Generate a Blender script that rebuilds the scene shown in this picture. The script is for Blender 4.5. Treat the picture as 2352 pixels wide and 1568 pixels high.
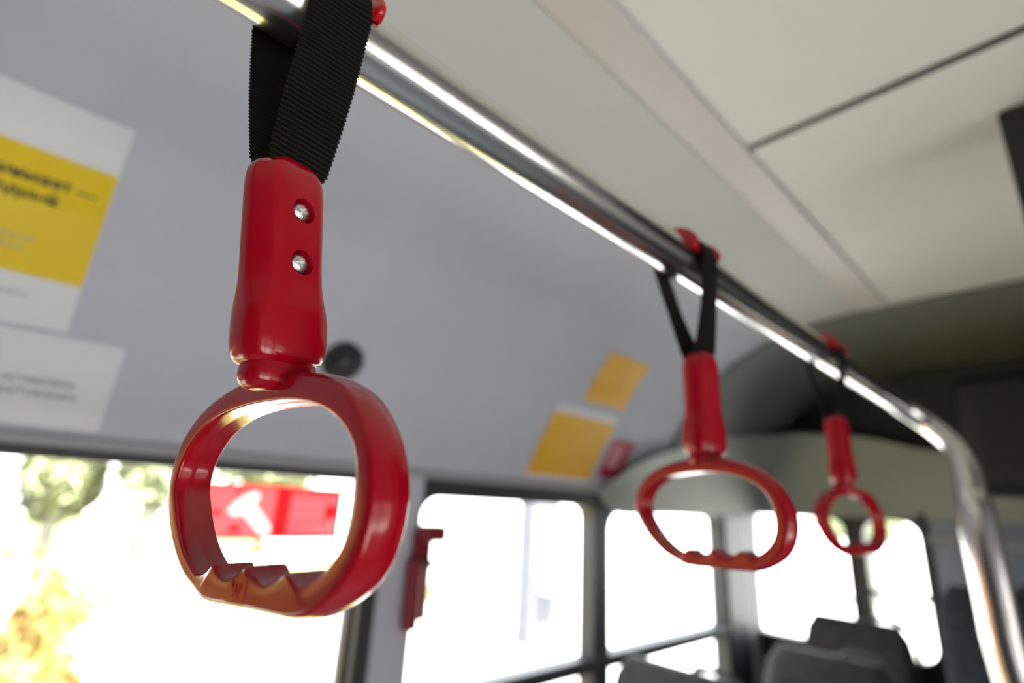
import bpy, bmesh, math, random
from mathutils import Vector, Matrix, noise
random.seed(7)
sc = bpy.context.scene
for o in list(bpy.data.objects): bpy.data.objects.remove(o)
C = sc.collection
H = 1.61                      # eye height above the bus floor; all heights below are given from the eye
# ------------------------------------------------------------------ camera, sky, exposure
cam_d = bpy.data.cameras.new('camera'); cam = bpy.data.objects.new('camera', cam_d); C.objects.link(cam)
sc.camera = cam
cam_d.sensor_width = 36.0; cam_d.lens = 1200.0/2352*36
ax = Vector((0.687639592872709, 0.7240837014506715, 0.05342830342945544))
dn = Vector((-0.17888851280972254, 0.24028372830877937, -0.9540768469545619))
fw = Vector((-0.7036694467564872, 0.646503304866671, 0.2947588616104554))
R = Matrix((ax, -dn, -fw)).transposed()
cam.matrix_world = Matrix.Translation((0, 0, H)) @ R.to_4x4()
cam_d.clip_start = 0.01
cam_d.dof.use_dof = True; cam_d.dof.focus_distance = 0.212; cam_d.dof.aperture_fstop = 3.6
cam_d.dof.aperture_blades = 0
w = bpy.data.worlds.new('overcast_sky'); sc.world = w; w.use_nodes = True
nt = w.node_tree; nt.nodes.clear()
out = nt.nodes.new('ShaderNodeOutputWorld'); bg = nt.nodes.new('ShaderNodeBackground')
tc = nt.nodes.new('ShaderNodeTexCoord'); sx = nt.nodes.new('ShaderNodeSeparateXYZ'); cr = nt.nodes.new('ShaderNodeValToRGB')
nt.links.new(tc.outputs['Generated'], sx.inputs[0]); nt.links.new(sx.outputs['Z'], cr.inputs[0])
cr.color_ramp.elements[0].position = 0.0; cr.color_ramp.elements[0].color = (1.0, 0.99, 0.97, 1)
cr.color_ramp.elements[1].position = 0.6; cr.color_ramp.elements[1].color = (0.86, 0.93, 1.0, 1)
nt.links.new(cr.outputs[0], bg.inputs[0]); bg.inputs[1].default_value = 4.0
nt.links.new(bg.outputs[0], out.inputs[0])
sun_d = bpy.data.lights.new('sun', 'SUN'); sun = bpy.data.objects.new('sun', sun_d); C.objects.link(sun)
sun_d.energy = 22.0; sun_d.angle = math.radians(3); sun_d.color = (1, .95, .86)
sun.rotation_euler = Vector((-.52, -.10, -.84)).to_track_quat('-Z', 'Y').to_euler(); sun.location = (6, 0, 12)
sc.view_settings.view_transform = 'Standard'; sc.view_settings.look = 'None'
sc.view_settings.gamma = 1.0; sc.view_settings.use_curve_mapping = False
sc.view_settings.exposure = 1.12
sc.cycles.use_denoising = True
sc.cycles.max_bounces = 14; sc.cycles.diffuse_bounces = 7; sc.cycles.glossy_bounces = 6
sc.cycles.transparent_max_bounces = 16; sc.cycles.sample_clamp_indirect = 12.0
sc.cycles.caustics_reflective = False; sc.cycles.caustics_refractive = False
def portal(name, loc, rot, sxx, syy):                 # daylight portals in the window openings
    d = bpy.data.lights.new(name, 'AREA'); d.shape = 'RECTANGLE'; d.size = sxx; d.size_y = syy
    d.cycles.is_portal = True
    o = bpy.data.objects.new(name, d); C.objects.link(o); o.location = loc; o.rotation_euler = rot
HP = math.pi/2
portal('window_daylight', (-1.17, 0.3, H-.36), (0, -HP, 0), .85, 4.2)
portal('window_daylight', (1.33, .18, H-.75), (0, HP, 0), 1.75, 2.4)
portal('window_daylight', (-.75, 2.72, H-.3), (-HP, 0, 0), .7, .6)

# ------------------------------------------------------------------ materials
def mat(name, col, rough=.5, metal=0., spec=.5, coat=0., noise_amt=0., noise_scale=20., bump=0., bump_scale=60., sheen=0.):
    m = bpy.data.materials.new(name); m.use_nodes = True
    t = m.node_tree; b = t.nodes['Principled BSDF']
    b.inputs['Base Color'].default_value = (*col, 1); b.inputs['Roughness'].default_value = rough
    b.inputs['Metallic'].default_value = metal; b.inputs['Specular IOR Level'].default_value = spec
    b.inputs['Coat Weight'].default_value = coat
    if sheen: b.inputs['Sheen Weight'].default_value = sheen
    tcn = t.nodes.new('ShaderNodeTexCoord')
    if noise_amt or bump:
        n = t.nodes.new('ShaderNodeTexNoise'); n.inputs['Scale'].default_value = noise_scale
        n.inputs['Detail'].default_value = 5; t.links.new(tcn.outputs['Object'], n.inputs['Vector'])
        if noise_amt:
            r = t.nodes.new('ShaderNodeValToRGB')
            r.color_ramp.elements[0].position = .3; r.color_ramp.elements[1].position = .7
            r.color_ramp.elements[0].color = (*[c*(1-noise_amt) for c in col], 1)
            r.color_ramp.elements[1].color = (*[min(1, c*(1+noise_amt)) for c in col], 1)
            t.links.new(n.outputs['Fac'], r.inputs[0]); t.links.new(r.outputs[0], b.inputs['Base Color'])
        if bump:
            n2 = t.nodes.new('ShaderNodeTexNoise'); n2.inputs['Scale'].default_value = bump_scale
            t.links.new(tcn.outputs['Object'], n2.inputs['Vector'])
            bp = t.nodes.new('ShaderNodeBump'); bp.inputs['Strength'].default_value = bump; bp.inputs['Distance'].default_value = .002
            t.links.new(n2.outputs['Fac'], bp.inputs['Height']); t.links.new(bp.outputs[0], b.inputs['Normal'])
    return m
M = {}
M['red'] = mat('glossy_red_plastic', (.37, .0010, .011), .17, spec=.42, coat=.12, bump=.03, bump_scale=900)
M['red'].node_tree.nodes['Principled BSDF'].inputs['Coat Roughness'].default_value = .06
M['steel'] = mat('polished_stainless_steel', (.74, .73, .72), .19, metal=1.)
M['screw'] = mat('zinc_screw', (.9, .9, .9), .3, metal=1., bump=.2, bump_scale=1500)
M['clip'] = mat('red_clip_plastic', (.55, .003, .012), .25)
M['redark'] = mat('dark_red_plastic', (.20, .004, .016), .35)
M['cove'] = mat('lavender_grey_panel', (.51, .515, .60), .62, spec=.3, bump=.15, bump_scale=900)
M['coveup'] = mat('warm_grey_upper_panel', (.54, .545, .575), .5, spec=.3)
M['ceil'] = mat('warm_white_ceiling_laminate', (.71, .71, .735), .5, spec=.3, noise_amt=.02, noise_scale=3)
M['strip'] = mat('pinkish_trim', (.56, .51, .55), .4)
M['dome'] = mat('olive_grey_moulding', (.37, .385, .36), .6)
M['rearshade'] = mat('charcoal_rear_shade', (.17, .175, .18), .7)  # dark grey standing in for shade at the rear
M['dark'] = mat('charcoal_plastic', (.045, .047, .05), .55)
M['black'] = mat('black_rubber', (.012, .013, .014), .5)
M['blackgloss'] = mat('black_gloss_plastic', (.008, .008, .009), .12)
M['frame'] = mat('window_frame_grey', (.33, .33, .35), .5)
M['framedark'] = mat('window_frame_dark', (.03, .032, .036), .45)
M['floor'] = mat('grey_floor_vinyl', (.38, .385, .40), .5, noise_amt=.1, noise_scale=120)
M['lower'] = mat('grey_lower_wall', (.55, .55, .57), .6)
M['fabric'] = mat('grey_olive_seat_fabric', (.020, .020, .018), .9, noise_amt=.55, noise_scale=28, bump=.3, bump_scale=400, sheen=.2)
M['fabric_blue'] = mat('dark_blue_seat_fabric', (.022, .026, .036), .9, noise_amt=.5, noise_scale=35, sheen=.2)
M['paper'] = mat('white_poster_paper', (.72, .72, .76), .5)
M['ochre'] = mat('yellow_poster_print', (.78, .54, .0), .5)
M['orange'] = mat('orange_poster_print', (.80, .42, .01), .5)
M['ink'] = mat('black_ink', (.03, .028, .02), .6)
M['greyink'] = mat('grey_ink', (.3, .3, .34), .6)
M['crimson'] = mat('crimson_sticker', (.42, .01, .05), .5)
M['pinkprint'] = mat('pink_print', (.7, .3, .38), .5)
M['bluegrey'] = mat('blue_grey_partition', (.26, .30, .38), .25)
M['white'] = mat('white_paint', (.8, .8, .8), .35)
M['tyre'] = mat('tyre_rubber', (.02, .02, .02), .8)
M['asphalt'] = mat('pale_paving', (.42, .41, .39), .9, noise_amt=.25, noise_scale=8)
M['kerb'] = mat('concrete_kerb', (.25, .22, .21), .9, noise_amt=.15, noise_scale=6)
M['soil'] = mat('grass_ground', (.12, .11, .035), 1., noise_amt=.5, noise_scale=3)
M['leaflitter'] = mat('yellow_leaf_litter', (.21, .19, .045), .9, noise_amt=.35, noise_scale=4)
M['oleaf'] = mat('amber_leaves', (.17, .085, .008), .85, noise_amt=.5, noise_scale=2.2)
M['yleaf'] = mat('yellow_autumn_leaves', (.27, .185, .045), .8, noise_amt=.6, noise_scale=2.2)
M['gleaf'] = mat('green_leaves', (.24, .28, .09), .8, noise_amt=.5, noise_scale=.9)
M['pleaf'] = mat('pale_green_leaves', (.30, .33, .19), .8, noise_amt=.6, noise_scale=.9)
M['bark'] = mat('tree_bark', (.3, .29, .26), .9, noise_amt=.4, noise_scale=8)
M['concrete'] = mat('pale_concrete', (.105, .105, .125), .8, noise_amt=.1, noise_scale=3)
M['wallpale'] = mat('peach_render_wall', (.34, .28, .235), .8, noise_amt=.15, noise_scale=1)
def glass_mat():
    m = bpy.data.materials.new('window_glass'); m.use_nodes = True; t = m.node_tree; t.nodes.clear()
    o = t.nodes.new('ShaderNodeOutputMaterial'); mx = t.nodes.new('ShaderNodeMixShader')
    tr = t.nodes.new('ShaderNodeBsdfTransparent'); gl = t.nodes.new('ShaderNodeBsdfGlossy'); fr = t.nodes.new('ShaderNodeFresnel')
    tr.inputs[0].default_value = (.93, .96, .955, 1); gl.inputs['Roughness'].default_value = .02; fr.inputs[0].default_value = 1.45
    t.links.new(fr.outputs[0], mx.inputs[0]); t.links.new(tr.outputs[0], mx.inputs[1]); t.links.new(gl.outputs[0], mx.inputs[2])
    t.links.new(mx.outputs[0], o.inputs[0]); return m
M['glass'] = glass_mat()
def film_mat(name, col):          # printed film on the window, daylight shines through it
    m = bpy.data.materials.new(name); m.use_nodes = True; t = m.node_tree; t.nodes.clear()
    o = t.nodes.new('ShaderNodeOutputMaterial'); a = t.nodes.new('ShaderNodeAddShader')
    d = t.nodes.new('ShaderNodeBsdfDiffuse'); tl = t.nodes.new('ShaderNodeBsdfTranslucent')
    d.inputs[0].default_value = (*[c*.3 for c in col], 1); tl.inputs[0].default_value = (*[c*.7 for c in col], 1)
    t.links.new(d.outputs[0], a.inputs[0]); t.links.new(tl.outputs[0], a.inputs[1]); t.links.new(a.outputs[0], o.inputs[0]); return m
M['film_red'] = film_mat('red_window_film', (.92, .075, .10))
M['film_pale'] = film_mat('pale_red_window_film', (.92, .33, .36))
M['film_pink'] = film_mat('pink_window_film', (.88, .30, .32))
M['film_white'] = film_mat('white_window_film', (.85, .76, .77))
def strap_mat():
    m = mat('black_ribbed_webbing', (.0035, .0035, .0035), .7, spec=.15); t = m.node_tree; b = t.nodes['Principled BSDF']
    uv = t.nodes.new('ShaderNodeUVMap'); uv.uv_map = 'UVMap'
    wv = t.nodes.new('ShaderNodeTexWave'); wv.wave_type = 'BANDS'; wv.bands_direction = 'X'
    wv.inputs['Scale'].default_value = 14.0; wv.inputs['Distortion'].default_value = .8; wv.inputs['Detail'].default_value = 2
    t.links.new(uv.outputs[0], wv.inputs['Vector'])
    n = t.nodes.new('ShaderNodeTexNoise'); n.inputs['Scale'].default_value = 160; t.links.new(uv.outputs[0], n.inputs['Vector'])
    ad = t.nodes.new('ShaderNodeMath'); ad.operation = 'ADD'; t.links.new(wv.outputs['Fac'], ad.inputs[0]); t.links.new(n.outputs['Fac'], ad.inputs[1])
    # paler threads along the ribs, groove shade painted into the colour
    sp_ = t.nodes.new('ShaderNodeSeparateXYZ'); t.links.new(uv.outputs[0], sp_.inputs[0])
    m1 = t.nodes.new('ShaderNodeMath'); m1.operation = 'SINE'; m0 = t.nodes.new('ShaderNodeMath'); m0.operation = 'MULTIPLY'
    m0.inputs[1].default_value = 2*math.pi/(.00215*50); t.links.new(sp_.outputs['Y'], m0.inputs[0]); t.links.new(m0.outputs[0], m1.inputs[0])
    m2 = t.nodes.new('ShaderNodeMath'); m2.operation = 'MULTIPLY'; t.links.new(m1.outputs[0], m2.inputs[0]); t.links.new(n.outputs['Fac'], m2.inputs[1])
    rp = t.nodes.new('ShaderNodeValToRGB'); rp.color_ramp.elements[0].position = .12; rp.color_ramp.elements[1].position = .62
    rp.color_ramp.elements[0].color = (.0022, .0022, .0022, 1); rp.color_ramp.elements[1].color = (.026, .026, .024, 1)
    t.links.new(m2.outputs[0], rp.inputs[0]); t.links.new(rp.outputs[0], b.inputs['Base Color'])
    bp = t.nodes.new('ShaderNodeBump'); bp.inputs['Strength'].default_value = .8; bp.inputs['Distance'].default_value = .00025
    t.links.new(ad.outputs[0], bp.inputs['Height']); t.links.new(bp.outputs[0], b.inputs['Normal'])
    return m
M['strap'] = strap_mat()

# ------------------------------------------------------------------ helpers
def tag(o, label=None, cat=None, group=None, kind=None):
    if label: o['label'] = label
    if cat: o['category'] = cat
    if group: o['group'] = group
    if kind: o['kind'] = kind
    return o
def thing(name, label, cat, loc, group=None):
    o = bpy.data.objects.new(name, None); C.objects.link(o); o.empty_display_size = .05
    o.location = (loc[0], loc[1], loc[2]+H); tag(o, label, cat, group); o['org'] = 0
    del o['org']; return o
def org(o):
    p = Vector((0, 0, 0))
    while o: p += o.location; o = o.parent
    return p
def mk(name, verts, faces, m, parent=None, smooth=False, uvs=None, origin=None, mats=None, fm=None):
    """mesh from eye-relative coordinates"""
    V = [Vector((v[0], v[1], v[2]+H)) for v in verts]
    if parent is not None: o0 = org(parent)
    elif origin is not None: o0 = Vector((origin[0], origin[1], origin[2]+H))
    else:
        o0 = Vector((sum(v.x for v in V)/len(V), sum(v.y for v in V)/len(V), min(v.z for v in V)))
    me = bpy.data.meshes.new(name); me.from_pydata([v-o0 for v in V], [], faces)
    me.materials.append(M[m] if isinstance(m, str) else m)
    if mats:
        for x in mats: me.materials.append(M[x])
        for p, k in zip(me.polygons, fm): p.material_index = k
    bm = bmesh.new(); bm.from_mesh(me); bmesh.ops.recalc_face_normals(bm, faces=bm.faces); bm.to_mesh(me); bm.free()
    if smooth:
        for p in me.polygons: p.use_smooth = True
    if uvs:
        l = me.uv_layers.new(name='UVMap')
        for p in me.polygons:
            for li in p.loop_indices: l.data[li].uv = uvs[me.loops[li].vertex_index]
    o = bpy.data.objects.new(name, me); C.objects.link(o)
    if parent is not None: o.parent = parent
    else: o.location = o0
    return o
def autosmooth(o, ang=35):
    me = o.data; lim = math.radians(ang)
    bm = bmesh.new(); bm.from_mesh(me)
    for f in bm.faces: f.smooth = True
    for e in bm.edges:
        e.smooth = not (len(e.link_faces) == 2 and e.calc_face_angle(0) > lim)
    bm.to_mesh(me); bm.free(); return o
class B:
    def __init__(s): s.v = []; s.f = []
    def add(s, v, f): k = len(s.v); s.v += [tuple(x) for x in v]; s.f += [tuple(i+k for i in q) for q in f]
    def box(s, x0, x1, y0, y1, z0, z1):
        v = [(x, y, z) for x in (x0, x1) for y in (y0, y1) for z in (z0, z1)]
        s.add(v, [(0, 1, 3, 2), (4, 6, 7, 5), (0, 4, 5, 1), (2, 3, 7, 6), (0, 2, 6, 4), (1, 5, 7, 3)]); return s
    def rbox(s, x0, x1, y0, y1, z0, z1, r=.01, seg=3):
        bm = bmesh.new(); bmesh.ops.create_cube(bm, size=1)
        for v in bm.verts: v.co = Vector(((x0+x1)/2+v.co.x*(x1-x0), (y0+y1)/2+v.co.y*(y1-y0), (z0+z1)/2+v.co.z*(z1-z0)))
        bmesh.ops.bevel(bm, geom=bm.edges[:], offset=r, segments=seg, affect='EDGES', profile=.5)
        bm.verts.index_update(); s.add([v.co[:] for v in bm.verts], [[v.index for v in f.verts] for f in bm.faces]); bm.free(); return s
    def tube(s, pts, rad, n=20, cap=True):
        pts = [Vector(p) for p in pts]; rr = rad if isinstance(rad, (list, tuple)) else [rad]*len(pts)
        t0 = (pts[1]-pts[0]).normalized(); a = t0.orthogonal().normalized(); vs = []; fs = []
        for i, p in enumerate(pts):
            t = (pts[min(i+1, len(pts)-1)]-pts[max(i-1, 0)]).normalized()
            a = (a-t*a.dot(t)).normalized(); b = t.cross(a)
            for k in range(n):
                th = 2*math.pi*k/n; vs.append(p+(a*math.cos(th)+b*math.sin(th))*rr[i])
        for i in range(len(pts)-1):
            for k in range(n): fs.append((i*n+k, i*n+(k+1) % n, (i+1)*n+(k+1) % n, (i+1)*n+k))
        if cap: fs.append(tuple(range(n))); fs.append(tuple(reversed(range((len(pts)-1)*n, len(pts)*n))))
        s.add(vs, fs); return s
    def mk(s, name, m, parent=None, smooth=False, **k): return mk(name, s.v, s.f, m, parent, smooth, **k)
def struct(o): o['kind'] = 'structure'; return o
def loft(rings, closed=True, cap=True):
    n = len(rings[0]); v = [p for r in rings for p in r]; f = []
    for i in range(len(rings)-1):
        for k in range(n if closed else n-1):
            f.append((i*n+k, i*n+(k+1) % n, (i+1)*n+(k+1) % n, (i+1)*n+k))
    if cap: f.append(tuple(range(n))); f.append(tuple(reversed(range((len(rings)-1)*n, len(rings)*n))))
    return v, f
def catmull(P, per=8, closed=True):
    out = []; n = len(P)
    for i in range(n if closed else n-1):
        p0, p1, p2, p3 = [Vector(P[(i+j) % n]) if closed else Vector(P[min(max(i+j, 0), n-1)]) for j in (-1, 0, 1, 2)]
        for k in range(per):
            t = k/per
            out.append(.5*((2*p1)+(p2-p0)*t+(2*p0-5*p1+4*p2-p3)*t*t+(3*p1-p0-3*p2+p3)*t**3))
    if not closed: out.append(Vector(P[-1]))
    return out
def boolean(o, cutter):
    md = o.modifiers.new('cut', 'BOOLEAN'); md.object = cutter; md.operation = 'DIFFERENCE'; md.solver = 'EXACT'
    bpy.context.view_layer.update()
    dg = bpy.context.evaluated_depsgraph_get(); me = bpy.data.meshes.new_from_object(o.evaluated_get(dg))
    o.modifiers.clear(); o.data = me; bpy.data.objects.remove(cutter); return o
def text_mesh(s, size, bold=0.0):
    cu = bpy.data.curves.new('lettering', 'FONT'); cu.body = s; cu.size = size; cu.offset = bold; cu.resolution_u = 3
    o = bpy.data.objects.new('lettering', cu); C.objects.link(o); bpy.context.view_layer.update()
    me = bpy.data.meshes.new_from_object(o.evaluated_get(bpy.context.evaluated_depsgraph_get()))
    v = [tuple(x.co) for x in me.vertices]; f = [tuple(p.vertices) for p in me.polygons]
    bpy.data.objects.remove(o); bpy.data.curves.remove(cu); bpy.data.meshes.remove(me); return v, f

# ------------------------------------------------------------------ bus shell
YB, YR = -3.2, 2.62           # front and rear of the modelled cabin
XL, XR = -1.1, 1.26
ZF, ZC = -1.61, .62
b = B().box(XL-.1, XR+.1, YB-.1, YR+.1, ZF-.06, ZF); struct(b.mk('floor', 'floor'))
b = B().box(-.38, .54, YB-.1, YR+.1, ZC, ZC+.05); struct(b.mk('ceiling', 'ceil'))
prof = [(-1.1, .049), (-1.085, .10), (-1.04, .18), (-.985, .26), (-.92, .36), (-.85, .44), (-.76, .51), (-.66, .56), (-.52, .60), (-.36, .62)]
PP = []
for (a0, a1), (b0, b1) in zip(prof, prof[1:]):
    for k in range(20): PP.append((a0+(b0-a0)*k/20, a1+(b1-a1)*k/20))
PP.append(prof[-1])
SL = [0]
for p, q in zip(PP, PP[1:]): SL.append(SL[-1]+math.hypot(q[0]-p[0], q[1]-p[1]))
def cove(s, off=0.):
    s = max(0, min(SL[-1], s))
    for i in range(len(SL)-1):
        if SL[i+1] >= s:
            t = (s-SL[i])/(SL[i+1]-SL[i]); x = PP[i][0]+(PP[i+1][0]-PP[i][0])*t; z = PP[i][1]+(PP[i+1][1]-PP[i][1])*t
            break
    j = max(0, min(len(PP)-1, i)); a = PP[max(0, j-8)]; c = PP[min(len(PP)-1, j+8)]
    dx, dz = c[0]-a[0], c[1]-a[1]; L = math.hypot(dx, dz); nx, nz = dz/L, -dx/L
    return x+nx*off, z+nz*off
SP = .775                      # the lower lavender panel ends here, a warm upper panel goes on to the ceiling
def cove_wall(name, s0, s1, m, mirror=False):
    pr = [cove(s0+(s1-s0)*k/40) for k in range(41)]
    back = [(x-.03, z+.04) for x, z in reversed(pr)]
    sec = pr+back
    if mirror: sec = [(XR+XL-x, z) for x, z in sec]
    rings = [[(x, y, z) for x, z in sec] for y in (YB-.1, YR+.1)]
    v, f = loft(rings); o = mk(name, v, f, m); autosmooth(o, 30); struct(o)
cove_wall('wall_left_lower_cove', 0, SP, 'cove'); cove_wall('wall_left_upper_cove', SP+.004, SL[-1], 'coveup')
cove_wall('wall_right_lower_cove', 0, SP, 'cove', True); cove_wall('wall_right_upper_cove', SP+.004, SL[-1], 'coveup', True)
# trim strip along the ceiling seam, and groove between two ceiling panels
b = B().rbox(-.372, -.302, YB, YR, ZC-.006, ZC+.01, .003, 2); struct(b.mk('trim_1', 'strip'))
b = B().rbox(.46, .53, YB, YR, ZC-.006, ZC+.01, .003, 2); struct(b.mk('trim_2', 'strip'))
b = B().rbox(-.30, .455, .812, .823, ZC-.004, ZC+.003, .001, 1); struct(b.mk('trim_3', 'dark'))
b = B().rbox(-.30, .455, -1.2, -1.189, ZC-.004, ZC+.003, .001, 1); struct(b.mk('trim_4', 'dark'))
# lower walls with ledges, built round the window openings
ZT, ZS = .049, -.78           # top and sill of window band
def side_wall(tagname, x0, x1, pillars, y0, y1):
    b = B(); b.box(x0, x1, y0-.1, y1+.1, ZF, ZS)
    b.box(x0, x1, y0-.1, y1+.1, ZT, ZT+.05)
    for a, c in pillars: b.box(x0, x1, a, c, ZS, ZT)
    struct(b.mk(tagname, 'lower'))
side_wall('wall_left', XL-.06, XL, [(YB-.1, -.9), (.604, .736), (2.277, YR+.1)], YB, YR)
b = B(); x0, x1 = XR, XR+.06
b.box(x0, x1, YB-.2, YR+.1, ZT, ZT+.05); b.box(x0, x1, YB-.2, -1.1, ZF, ZT); b.box(x0, x1, .35, YR+.1, ZF, ZS)
b.box(x0, x1, -1.1, -.98, ZF, ZT); b.box(x0, x1, .35, .47, ZS, ZT); b.box(x0, x1, 1.35, YR+.1, ZS, ZT)
struct(b.mk('wall_right', 'lower'))
b = B().box(XL-.06, XR+.06, YB-.16, YB-.1, ZF, ZC+.05); struct(b.mk('wall_front', 'lower'))
b = B().box(XL+.001, XR-.001, -1.72, -1.68, ZF+.001, ZC-.17); o = b.mk('light_blocker', 'dark'); tag(o, 'added dark light-blocking panel across the cabin, unseen at the front end', 'partition')  # unseen panel, added to cut light coming from the front
def rrect(a0, a1, c0, c1, r, n=6):
    pts = []
    for (cx, cy, s) in ((a1-r, c1-r, 0), (a0+r, c1-r, 1), (a0+r, c0+r, 2), (a1-r, c0+r, 3)):
        for k in range(n+1):
            t = math.pi/2*(s+k/n); pts.append((cx+r*math.cos(t), cy+r*math.sin(t)))
    return pts
def frame_mesh(y0, y1, z0, z1, iy0, iy1, iz0, iz1, r, xa, xb, ax_='x'):
    """outer rectangle with a rounded opening, extruded between xa and xb"""
    inn = rrect(iy0, iy1, iz0, iz1, r); n = len(inn)
    outp = rrect(y0, y1, z0, z1, .002)
    P = (lambda a, c, d: (d, a, c)) if ax_ == 'x' else (lambda a, c, d: (a, d, c))
    v = [P(a, c, xa) for a, c in outp]+[P(a, c, xa) for a, c in inn]+[P(a, c, xb) for a, c in outp]+[P(a, c, xb) for a, c in inn]; f = []
    for k in range(n):
        j = (k+1) % n
        f += [(k, j, n+j, n+k), (2*n+k, 3*n+k, 3*n+j, 2*n+j), (k, 2*n+k, 2*n+j, j), (n+k, n+j, 3*n+j, 3*n+k)]
    return v, f
wn = [0]
def window(y0, y1, z0, z1, m, iy0, iy1, iz0, iz1, r, x, ax_='x', th=.03, rail=None, rmat='framedark'):
    wn[0] += 1
    if ax_ == 'x': xa, xb = (x-.045, x+.012) if x < 0 else (x-.012, x+.045); g = (x-.035 if x < 0 else x+.035)
    else: xa, xb = x-.012, x+.045; g = x+.03
    v, f = frame_mesh(y0, y1, z0, z1, iy0, iy1, iz0, iz1, r, xa, xb, ax_)
    o = struct(mk('window_%d' % wn[0], v, f, m))
    P = (lambda a, c, d: (d, a, c)) if ax_ == 'x' else (lambda a, c, d: (a, d, c))
    q = [P(iy0-.01, iz0-.01, g), P(iy1+.01, iz0-.01, g), P(iy1+.01, iz1+.01, g), P(iy0-.01, iz1+.01, g)]
    mk('window_pane', q, [(0, 1, 2, 3)], 'glass', o)
    if rail:
        for k, (a0, a1, c0, c1) in enumerate(rail):
            bb = B()
            if ax_ == 'x': bb.rbox(min(xa, xb)+.004, max(xa, xb)+.004, a0, a1, c0, c1, .004, 2)
            else: bb.rbox(a0, a1, xa-.004, xb-.004, c0, c1, .004, 2)
            bb.mk('sash_rail', rmat, o)
    return o
# left side, near to far
WA = window(-.9, .604, ZS, ZT, 'framedark', -.87, .60, ZS+.03, ZT-.021, .02, XL)
WB = window(.736, 1.435, ZS, ZT+.006, 'framedark', .742, 1.395, ZS+.03, .003, .045, XL,
            rail=[(.745, 1.44, -.462, -.425)])
WC = window(1.435, 2.277, ZS, ZT, 'framedark', 1.475, 2.262, ZS+.03, -.01, .06, XL,
            rail=[(1.44, 2.272, -.462, -.425)])
# right side behind the viewer
window(.47, 1.35, ZS, ZT, 'framedark', .50, 1.32, ZS+.03, ZT-.02, .05, XR)
v, f = frame_mesh(-.98, .35, ZF, ZT, -.94, .31, ZF+.12, ZT-.03, .05, XR+.005, XR+.05)
D1 = struct(mk('door_1', v, f, 'framedark'))
mk('door_pane', [(XR+.03, -.95, ZF+.1), (XR+.03, .32, ZF+.1), (XR+.03, .32, ZT-.02), (XR+.03, -.95, ZT-.02)], [(0, 1, 2, 3)], 'glass', D1)
B().rbox(XR+.01, XR+.045, -.345, -.285, ZF+.12, ZT-.03, .004, 2).mk('door_stile', 'framedark', D1)
B().tube([(XR-.03, -.38, -1.1), (XR-.03, -.38, -.4)], .014, 16).mk('door_handle', 'steel', D1, True)
# rear wall with two panes
YW = 2.6; k_ = YW/2.4
wx = [(-1.08*k_+.03, -.66*k_), (-.605*k_, -.425*k_)]
zt, zb = .018*k_, -.50
b = B()
b.box(XL-.06, XR+.06, YW, YW+.06, zt, ZC+.05); b.box(XL-.06, XR+.06, YW, YW+.06, ZF, zb)
b.box(XL-.06, wx[0][0], YW, YW+.06, zb, zt); b.box(wx[0][1], wx[1][0], YW, YW+.06, zb, zt); b.box(wx[1][1], XR+.06, YW, YW+.06, zb, zt)
struct(b.mk('wall_rear', 'dark'))
window(wx[0][0], wx[0][1], zb, zt, 'framedark', wx[0][0]+.008, wx[0][1]-.004, zb+.02, zt-.008, .05, YW, 'y')
window(wx[1][0], wx[1][1], zb, zt, 'framedark', wx[1][0]+.004, wx[1][1]-.006, zb+.02, zt-.006, .06, YW, 'y',
       rail=[(wx[1][0]+.004, wx[1][1]-.006, -.27, -.25)])
# blue-grey glazed partition to the right of the rear panes
t = thing('rear_partition', 'blue-grey glazed partition across the rear wall, behind the steel pole', 'partition', (.25, YW-.03, -.62))
B().rbox(-.44, 1.2, YW-.04, YW-.012, -.60, .03, .006, 2).mk('partition_panel', 'bluegrey', t)
B().rbox(-.45, 1.21, YW-.05, YW-.008, -.06, -.03, .006, 2).mk('partition_rail', 'frame', t)
B().rbox(-.46, -.43, YW-.05, YW-.008, -.62, .05, .006, 2).mk('partition_post', 'framedark', t)
# grey trim under the cove over the side windows
b = B().rbox(XL-.01, XL+.014, YB, 1.42, ZT-.004, ZT+.016, .004, 2); struct(b.mk('trim_5', 'frame'))
b = B().rbox(XR-.014, XR+.01, YB, YR-.05, ZT-.004, ZT+.016, .004, 2); struct(b.mk('trim_6', 'frame'))
# pillar between the two near windows: dark rubber strip and grey cover
b = B().rbox(XL-.02, XL+.02, .640, .738, ZS, ZT, .006, 2); struct(b.mk('trim_7', 'cove'))
b = B().rbox(XL-.02, XL+.024, .60, .641, ZS, ZT, .004, 2); struct(b.mk('trim_8', 'framedark'))
b = B().rbox(XL-.02, XL+.02, 2.275, 2.46, ZS, .02, .006, 2); struct(b.mk('trim_9', 'framedark'))

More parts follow.
